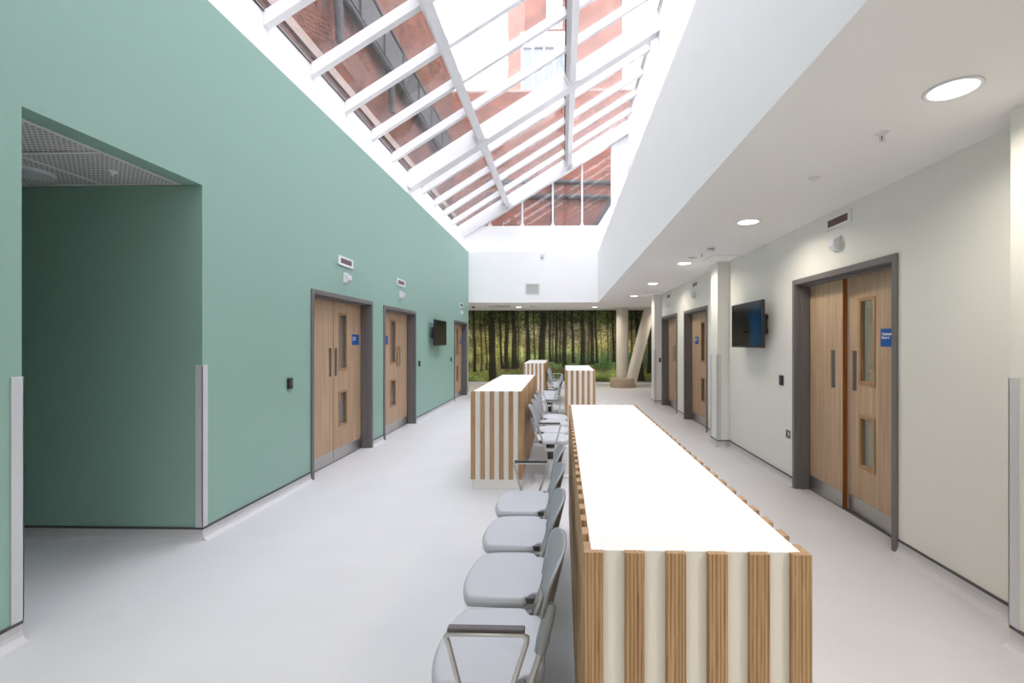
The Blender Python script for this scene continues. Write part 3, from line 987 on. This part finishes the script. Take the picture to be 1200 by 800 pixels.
o = tag(empty('wall_socket', (XR, 5.135, 0.538)), 'dark metal socket plate low on the white wall by the ajar door', 'socket')
MB().cbox(XR, XR - 0.008, 5.09, 5.18, 0.497, 0.583, 0.002).build('face_plate', 'frame', o)
MB().box(XR - 0.008, XR - 0.010, 5.10, 5.13, 0.53, 0.56).build('rocker', 'dev', o)
MB().box(XR - 0.008, XR - 0.0095, 5.14, 5.17, 0.515, 0.55).build('outlet', 'black', o)
o = tag(empty('door_button', (2.35, 11.62, 1.1)), 'black entry button on the farthest pilaster', 'door button', 'black door entry buttons')
MB().cbox(2.375, 2.425, 11.598, 11.62, 1.04, 1.15, 0.004).build('casing', 'black', o)
MB().cbox(2.385, 2.415, 11.594, 11.598, 1.07, 1.12, 0.001).build('push_pad', 'dgrey', o)
# bulkhead fittings
o = tag(empty('vent_cover', (-0.88, YB, 3.10)), 'square pale vent cover on the white bulkhead', 'vent')
mb = MB()
for z in np.linspace(2.965, 3.235, 12):
    mb.box(-1.06, -0.70, YB - 0.012, YB - 0.004, z - 0.008, z + 0.008)
mb.build('louvres', 'vent', o)
mb = MB().box(-1.10, -1.06, YB - 0.018, YB - 0.002, 2.93, 3.27).box(-0.70, -0.66, YB - 0.018, YB - 0.002, 2.93, 3.27)
mb.box(-1.06, -0.70, YB - 0.018, YB - 0.002, 2.93, 2.955).box(-1.06, -0.70, YB - 0.018, YB - 0.002, 3.245, 3.27)
mb.build('surround', 'dev', o)
o = tag(MB().cbox(-0.64, -0.545, YB - 0.05, YB - 0.002, 4.02, 4.115, 0.008).build('beam_detector', 'vent'), 'small grey square detector high on the white bulkhead', 'detector')

# ------------------------------------------------------------------ ceiling fittings
def downlight(x, y, label, watts=DOWN_W, r=0.094):
    root = tag(empty('downlight', (x, y, HC)), label, 'downlight', 'recessed ceiling downlights')
    MB().lathe([(r, HC), (r + 0.018, HC), (r + 0.02, HC - 0.004), (r + 0.012, HC - 0.008), (r, HC - 0.006), (r, HC)], x, y, 40).build('trim_ring', 'dev', root)
    MB().lathe([(0.0, HC - 0.003), (r, HC - 0.003), (r, HC - 0.0005), (0.0, HC - 0.0005)], x, y, 40, False).build('diffuser', 'lamp', root)
    l = bpy.data.lights.new('downlight_lamp', 'AREA')
    l.shape = 'DISK'; l.size = r * 1.8
    l.energy = watts; l.color = DOWN_COL; l.spread = math.radians(155)
    lo = bpy.data.objects.new('downlight_lamp', l)
    C.objects.link(lo)
    lo.parent = root
    lo.location = (0, 0, -0.012)
where = ['over the ajar treatment room door', 'before the pilaster by the wall screen', 'past the pilaster by the wall screen', 'before the third white wall door', 'over the farthest pilaster']
for y, wh in zip((2.23, 4.63, 7.03, 9.45, 11.93), where):
    downlight(1.812, y, 'round warm recessed downlight ' + wh)
downlight(-1.45, 15.6, 'round recessed downlight in front of the mural, nearer the green wall', 20)
downlight(1.08, 15.66, 'round recessed downlight in front of the mural, nearer the round column', 20)
for x, y, wh in ((-4.0, 15.6, 'around the corner past the end of the green wall'), (3.6, 15.6, 'behind the slanting column at the mural'),
                 (1.825, -0.17, 'level with the viewer over the aisle by the white wall'), (1.825, -2.57, 'behind the viewer over the aisle by the white wall'),
                 (-1.4, -0.9, 'behind the viewer on the green wall side, nearer the light well'), (-1.4, -3.2, 'behind the viewer on the green wall side, nearer the end wall')):
    downlight(x, y, 'unseen recessed downlight, added for its light, ' + wh, 16)  # out-of-view downlights, added to brighten the mural and the near end

def sprinkler(x, y, label):
    r = tag(empty('sprinkler', (x, y, HC)), label, 'sprinkler', 'ceiling sprinklers')
    MB().lathe([(0.035, HC), (0.034, HC - 0.004), (0.014, HC - 0.007), (0.012, HC - 0.02), (0, HC - 0.02)], x, y, 20).build('rose', 'dev', r)
    mb = MB()
    for s in (-1, 1):
        mb.tube([(x + s * 0.008, y, HC - 0.018), (x + s * 0.014, y, HC - 0.03), (x + s * 0.004, y, HC - 0.046)], 0.002, 6)
    mb.lathe([(0.016, HC - 0.046), (0.016, HC - 0.048), (0, HC - 0.049)], x, y, 16)
    mb.build('deflector', 'alu', r)
    MB().tube([(x, y, HC - 0.02), (x, y, HC - 0.046)], 0.003, 6).build('bulb', 'lens', r)
sprinkler(1.79, 2.68, 'pendent sprinkler head just past the largest downlight')
sprinkler(1.84, 6.25, 'pendent sprinkler head beside the smoke detector')
o = tag(empty('smoke_detector', (1.85, 5.9, HC)), 'white smoke detector with dark slots on the low ceiling', 'detector')
MB().lathe([(0.055, HC), (0.055, HC - 0.012), (0.05, HC - 0.016)], 1.85, 5.9, 28).build('base', 'dev', o)
MB().lathe([(0.042, HC - 0.014), (0.042, HC - 0.026)], 1.85, 5.9, 28).build('slots', 'dgrey', o)
MB().lathe([(0.05, HC - 0.026), (0.048, HC - 0.045), (0.036, HC - 0.056), (0, HC - 0.058)], 1.85, 5.9, 28).build('chamber', 'dev', o)
def ceil_disc(name, x, y, r, m, label, cat):
    o = tag(MB().lathe([(r, HC), (r * 0.96, HC - 0.006), (r * 0.55, HC - 0.010), (r * 0.5, HC - 0.018), (0, HC - 0.02)], x, y, 24).build(name, m), label, cat)
ceil_disc('occupancy_sensor', 1.80, 3.40, 0.04, 'dev', 'tiny white round sensor on the low ceiling near the ajar door', 'sensor')
ceil_disc('ceiling_speaker', 1.80, 6.55, 0.06, 'vent', 'flat grey disc on the ceiling beside the third downlight', 'speaker')
ceil_disc('air_diffuser', -0.93, 15.3, 0.14, 'vent', 'round grey air valve in the far ceiling before the mural', 'vent')
ceil_disc('far_detector', -0.2, 15.5, 0.06, 'dev', 'small white round detector in the far ceiling before the mural', 'detector')
o = tag(empty('slot_diffuser', (-2.05, 15.3, HC)), 'long slotted air diffuser in the far ceiling', 'vent')
mb = MB()
for k in range(4):
    mb.box(-2.37, -1.73, 15.18 + 0.07 * k, 15.21 + 0.07 * k, HC - 0.012, HC)
mb.build('slots', 'vent', o)
MB().box(-2.40, -1.70, 15.14, 15.46, HC - 0.004, HC).build('back_plate', 'dgrey', o)
o = tag(empty('dome_camera', (-2.85, 15.0, HC)), 'small dome camera under the far ceiling by the green wall end', 'camera')
MB().lathe([(0.06, HC), (0.06, HC - 0.03)], -2.85, 15.0, 20).build('mount', 'dev', o)
MB().lathe([(0.05, HC - 0.03), (0.046, HC - 0.055), (0.03, HC - 0.075), (0, HC - 0.082)], -2.85, 15.0, 20).build('dome', 'black', o)
def hatch(x0, x1, y0, y1, label):
    o = tag(empty('access_hatch', ((x0 + x1) / 2, (y0 + y1) / 2, HC)), label, 'access hatch', 'ceiling access hatches')
    MB().cbox(x0 + 0.012, x1 - 0.012, y0 + 0.012, y1 - 0.012, HC - 0.003, HC + 0.001, 0.001).build('hatch_door', 'ceil', o)
    mb = MB().box(x0, x0 + 0.01, y0, y1, HC - 0.004, HC).box(x1 - 0.01, x1, y0, y1, HC - 0.004, HC)
    mb.box(x0, x1, y0, y0 + 0.01, HC - 0.004, HC).box(x0, x1, y1 - 0.01, y1, HC - 0.004, HC)
    mb.build('hatch_frame', 'vent', o)
hatch(2.03, 2.42, 6.40, 6.84, 'square access hatch in the ceiling at the pilaster by the wall screen')
hatch(2.0, 2.42, 11.1, 11.55, 'square access hatch in the ceiling at the farthest pilaster')
# passage ceiling fittings
o = tag(empty('passage_light', (-3.82, 3.24, HP)), 'unlit round light in the perforated passage ceiling', 'ceiling light')
MB().lathe([(0.15, HP + 0.006), (0.15, HP - 0.012), (0.135, HP - 0.018), (0.12, HP - 0.012)], -3.82, 3.24, 36).build('trim_ring', 'dev', o)
MB().lathe([(0.12, HP - 0.010), (0.0, HP - 0.012)], -3.82, 3.24, 36).build('diffuser', 'dev', o)
o = tag(MB().lathe([(0.03, HP + 0.008), (0.03, HP - 0.006), (0.012, HP - 0.008), (0.012, HP - 0.022), (0, HP - 0.024)], -3.21, 3.26, 20).build('passage_sensor', 'dev'), 'tiny sensor in the perforated passage ceiling', 'sensor')

# ------------------------------------------------------------------ far end: columns and mural
def cyl(a, b, r, name, m, label):
    o = MB().tube([a, b], r, 40).build(name, m)
    return struct(o, label)
cyl((2.06, 16.2, 0.0), (2.06, 16.2, HC + 0.02), 0.205, 'pillar', 'col', 'round upright column in front of the forest mural')
d_ = Vector((2.98 - 2.36, 0, HC - 0.3)).normalized()
cyl(Vector((2.36, 16.05, 0.3)) - d_ * 0.25, Vector((2.98, 16.05, HC)) + d_ * 0.1, 0.19, 'pillar', 'col', 'slanting round column leaning away from the upright one')
struct(MB().lathe([(0.44, 0), (0.44, 0.30), (0.42, 0.315), (0, 0.315)], 2.08, 16.15, 44, True).build('trim_2', 'plinth'), 'low round brown plinth under the two columns')

def mural():
    rng = np.random.default_rng(5)
    x0, x1, z0, z1 = -5.0, 5.0, 0.07, HC
    W, Hn = 760, 205
    X = np.linspace(x0, x1, W)[None, :].repeat(Hn, 0)
    Z = np.linspace(z0, z1, Hn)[:, None].repeat(W, 1)
    T = (Z - z0) / (z1 - z0)
    def sm(n, ax, az, seed):
        """smooth value noise"""
        r = np.random.default_rng(seed)
        g_ = r.random((az + 2, ax + 2))
        fx = np.linspace(0, ax, W); fz = np.linspace(0, az, Hn)
        ix, iz = fx.astype(int), fz.astype(int)
        tx, tz = fx - ix, fz - iz
        tx = tx * tx * (3 - 2 * tx); tz = tz * tz * (3 - 2 * tz)
        a = g_[iz][:, ix]; b = g_[iz][:, ix + 1]; c = g_[iz + 1][:, ix]; d = g_[iz + 1][:, ix + 1]
        return (a * (1 - tx) + b * tx) * (1 - tz[:, None]) + (c * (1 - tx) + d * tx) * tz[:, None]
    n1 = sm(0, 14, 6, 1); n2 = sm(0, 60, 24, 2); n3 = sm(0, 220, 80, 3); n4 = sm(0, 500, 160, 4); n5 = sm(0, 90, 8, 9)
    def L(*c): return np.array(lin(*c)[:3])
    col = np.zeros((Hn, W, 3))
    # background stripes by height
    stops = [(0.0, L(62, 74, 24)), (0.06, L(84, 100, 34)), (0.15, L(86, 98, 36)), (0.19, L(86, 64, 40)), (0.25, L(60, 78, 34)),
             (0.36, L(92, 112, 46)), (0.55, L(122, 120, 56)), (0.72, L(112, 108, 62)), (0.86, L(72, 86, 36)), (1.0, L(46, 60, 22))]
    tt = np.clip(T + (n1 - 0.5) * 0.10 + (n2 - 0.5) * 0.05, 0, 1)
    for k in range(3):
        col[..., k] = np.interp(tt, [s[0] for s in stops], [s[1][k] for s in stops])
    # yellow light on the left, cool green on the right, grey haze in the middle
    def blend(c, wgt): return col * (1 - wgt[..., None]) + np.array(c) * wgt[..., None]
    mid = np.exp(-((T - 0.42) / 0.22) ** 2)
    col = blend(L(150, 142, 40), mid * np.clip((-0.6 - X) / 2.0, 0, 1) * (0.25 + 0.5 * n5))
    col = blend(L(58, 104, 62), np.exp(-((T - 0.30) / 0.12) ** 2) * np.clip((X + 0.6) / 1.2, 0, 1) * 0.75)
    col = blend(L(132, 124, 112), np.exp(-((T - 0.66) / 0.16) ** 2) * np.exp(-((X - 0.0) / 1.1) ** 2) * (0.2 + 0.7 * n2))
    col = blend(L(150, 140, 64), np.exp(-((T - 0.5) / 0.16) ** 2) * np.exp(-((X - 0.9) / 0.9) ** 2) * 0.5 * n5)
    # bright path and grass at the foot on the right
    col = blend(L(110, 128, 44), np.exp(-((T - 0.11) / 0.05) ** 2) * np.clip((X - 0.6) / 0.6, 0, 1) * 0.7)
    col = blend(L(52, 100, 34), np.exp(-((T - 0.235) / 0.03) ** 2) * np.clip((X - 0.1) / 0.5, 0, 1) * 0.85)
    # leaf speckle
    leaf = np.clip((T - 0.2) / 0.5, 0.15, 1)
    col = col * (1 + (n3[..., None] - 0.5) * 1.5 * leaf[..., None] + (n4[..., None] - 0.5) * 1.3)
    dark = np.clip((n2 - 0.52) * 4, 0, 1) * np.clip((T - 0.6) / 0.3, 0, 1)
    col = blend(L(26, 36, 14), dark * 0.8)
    col = col * (0.62 + 0.95 * np.clip((sm(0, 26, 9, 21) - 0.25) * 1.5, 0, 1) ** 1.2)[..., None]
    # trunks: x at the top, x at the foot, width, foot height, darkness
    def PX(p): return (p - 659) / 550 * 17.2 + 17.2 * 0.0
    def PZ(p): return 1.53 - (p - 401) / 550 * 17.2
    back = []
    r = np.random.default_rng(11)
    for _ in range(95):
        x = r.uniform(-5, 5)
        back.append((x, x + r.uniform(-0.1, 0.1), r.uniform(0.025, 0.06), r.uniform(0.52, 0.75), L(62, 64, 40), r.uniform(0.35, 0.7)))
    front = [(554, 556, 3, 436), (562, 564, 2.2, 435), (567, 570, 2.2, 434), (575, 577, 8.0, 448), (584, 588.5, 3, 432), (593, 593.5, 4.6, 432),
             (601.5, 603, 5.6, 432), (606.5, 607, 2.2, 430), (617.5, 618.7, 4.6, 424), (624.5, 627, 2.4, 423), (637, 634.5, 7.0, 427), (644.5, 645, 2.6, 424),
             (648.5, 648.5, 2, 424), (652.3, 652.3, 3.2, 426), (656.5, 657, 2.2, 425), (661.7, 661.9, 4.2, 430), (670, 672, 3.0, 425), (682.3, 682.5, 5.2, 429),
             (690.5, 688.5, 2.4, 427), (693.5, 693.5, 4.4, 427), (697.5, 699, 2.6, 425), (712, 712, 1.6, 424), (717.5, 719, 3, 424), (740, 740, 2.4, 426),
             (746, 752, 6.0, 446), (761, 761, 4.2, 437), (539, 541, 6, 440), (546, 547, 3, 436), (775, 777, 7, 446), (790, 790, 4, 436), (525, 522, 4, 434)]
    tr = back + [(PX(a), PX(b), w_ / 550 * 17.2, PZ(f_), L(24, 24, 17), 0.96 if w_ > 2.5 else 0.8) for a, b, w_, f_ in front]
    for (xa, xb, wd, zf, c, al) in tr:
        s = np.clip((Z - zf) / (z1 - zf), 0, 1)
        xc = xb + (xa - xb) * s + (n1 - 0.5) * 0.05
        flare = 1 + 0.5 * np.exp(-(Z - zf) / 0.12)
        hw = wd / 2 * (1.12 - 0.22 * s) * np.where(Z > zf, flare, 0)
        e = np.clip((hw - np.abs(X - xc)) / 0.012 + 0.5, 0, 1) * (Z > zf)
        lit = np.clip((X - xc) / np.maximum(hw, 1e-4), -1, 1)
        shade = 1 + 0.9 * np.clip(lit, 0, 1) ** 2 + (n4 - 0.5) * 0.7
        cc = c[None, None, :] * shade[..., None]
        wgt = (e * al)[..., None]
        col = col * (1 - wgt) + cc * wgt
    # hanging leaves in front of the trunks at the top
    lf = np.clip((n3 - 0.55) * 6, 0, 1) * np.clip((n2 - 0.35) * 3, 0, 1) * np.clip((T - 0.66) / 0.3, 0, 1)
    col = blend(L(70, 88, 30), lf * 0.7)
    gr_ = col.mean(2, keepdims=True)
    col = np.clip((gr_ + (col - gr_) * 0.72) * 2.25, 0.002, 0.9)
    verts = np.stack([X.ravel(), np.full(X.size, YM - 0.012), Z.ravel()], 1)
    a = (np.arange(Hn - 1)[:, None] * W + np.arange(W - 1)[None, :]).ravel()
    faces = np.stack([a, a + 1, a + W + 1, a + W], 1)
    me = bpy.data.meshes.new('wall_mural')
    me.vertices.add(len(verts)); me.vertices.foreach_set('co', verts.ravel())
    me.loops.add(faces.size); me.loops.foreach_set('vertex_index', faces.ravel().astype(np.int32))
    me.polygons.add(len(faces)); me.polygons.foreach_set('loop_start', (np.arange(len(faces)) * 4).astype(np.int32))
    me.update(calc_edges=True)
    at = me.color_attributes.new('print', 'FLOAT_COLOR', 'POINT')
    at.data.foreach_set('color', np.concatenate([col.reshape(-1, 3), np.ones((X.size, 1))], 1).astype(np.float32).ravel())
    m, nt, b = mat('forest_print')
    b.inputs['Roughness'].default_value = 0.6
    b.inputs['Specular IOR Level'].default_value = 0.2
    an = N(nt, 'ShaderNodeAttribute', attribute_name='print')
    nt.links.new(an.outputs['Color'], b.inputs['Base Color'])
    me.materials.append(m)
    o = link('wall_mural', me)
    tag(o, 'full-width printed mural of dark tree trunks in a green forest on the end wall', 'mural')
    MB().box(x0, x1, YM - 0.011, YM, z0, z1).build('backing', 'dgrey', o)
mural()

# ------------------------------------------------------------------ buildings outside
b1 = tag(empty('brick_building', (-5, 8, 3)), 'red brick wall alongside the rooflight with dark pipework', 'building')
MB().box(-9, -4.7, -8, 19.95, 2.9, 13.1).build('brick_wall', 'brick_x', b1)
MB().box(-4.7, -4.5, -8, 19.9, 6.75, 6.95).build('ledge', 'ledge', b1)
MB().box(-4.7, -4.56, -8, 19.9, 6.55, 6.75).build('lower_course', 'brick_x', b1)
bd = MB().box(-4.7, -4.45, -8, 18.5, 8.75, 9.55).build('lead_band', 'lead', b1)
for y in np.arange(-1, 18, 1.4):
    MB().box(-4.45, -4.40, y - 0.03, y + 0.03, 8.75, 9.55).build('seam', 'lead', bd)
for z in (8.65, 9.68):
    MB().tube([(-4.5, -8, z), (-4.5, 18.5, z)], 0.07, 10).build('pipe', 'lead', b1)
for y in (3.6, 5.6, 7.4, 9.3, 12.2):
    MB().tube([(-4.55, y, 8.7), (-4.5, y, 8.45), (-4.5, y + 0.1, 7.6)], 0.09, 10).build('downpipe', 'lead', b1)
b2 = tag(empty('brick_building', (0, 20, 3)), 'red brick facade across the end of the rooflight with black gutter pipes', 'building')
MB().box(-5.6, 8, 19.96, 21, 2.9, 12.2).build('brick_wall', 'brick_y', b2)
MB().box(-4.7, 8, 19.96, 21.05, 12.2, 12.3).build('coping', 'ledge', b2)
for z in (7.75, 8.35):
    MB().tube([(-3.2, 19.8, z), (2.3, 19.8, z - 0.12)], 0.10, 10).build('pipe', 'lead', b2)
MB().tube([(-0.4, 19.8, 8.3), (-0.4, 19.8, 6.4)], 0.07, 10).build('downpipe', 'lead', b2)
gh = MB()
for x in np.linspace(-1.75, 0.15, 5):
    gh.box(x - 0.04, x + 0.04, 20.3, 20.38, 12.3, 14.3)
gh.box(-1.8, 0.2, 20.2, 21, 14.3, 14.9).box(-1.8, 0.2, 20.3, 20.38, 12.3, 12.42)
gh.build('roof_lantern_frame', 'metal_w', b2)
for x in np.linspace(-1.75, 0.15, 5)[:-1]:
    MB().box(x + 0.04, x + 0.435, 20.33, 20.36, 12.42, 14.3).build('window_pane', 'farglass', b2)
b3 = tag(empty('brick_tower', (1, 25, 3)), 'pale pink brick tower rising behind the brick facade', 'building')
MB().prism([(-2.0, 25.0), (3.2, 25.0), (3.2, 29), (-3.4, 29)], 'z', 2.9, 32).build('brick_wall', 'brick_t', b3)
for z in (15.2, 18.2, 21.2, 24.2):
    f_ = MB().box(-0.85, 0.0, 24.94, 25.0, z, z + 2.0).build('window_frame', 'metal_w', b3)
    mb = MB()
    for q in range(9):
        mb.box(-0.80, -0.05, 24.92, 24.94, z + 0.08 + 0.21 * q, z + 0.25 + 0.21 * q)
    mb.build('louvres', 'farglass', f_)
b4 = tag(empty('low_roof', (2, 18, 5)), 'white gable end with a black verge beyond the rooflight gable', 'building')
MB().prism([(0.80, 5.3), (2.2, 7.5), (4.5, 7.5), (4.5, 2.9), (0.8, 2.9)], 'y', 18.0, 19.2).build('gable_wall', 'white', b4)
MB().prism([(0.72, 5.32), (2.15, 7.55), (2.28, 7.45), (0.88, 5.22)], 'y', 17.9, 19.3).build('verge', 'lead', b4)
struct(MB().box(-4.7, XE - 0.2, -8, 20, 2.8, 2.9).box(XT + 0.3, 9, -8, 20, 2.95, 3.0).box(-4.7, 9, YG + 0.5, 20, 2.95, 3.0).build('roof', 'lead'), 'flat roof around the rooflight')
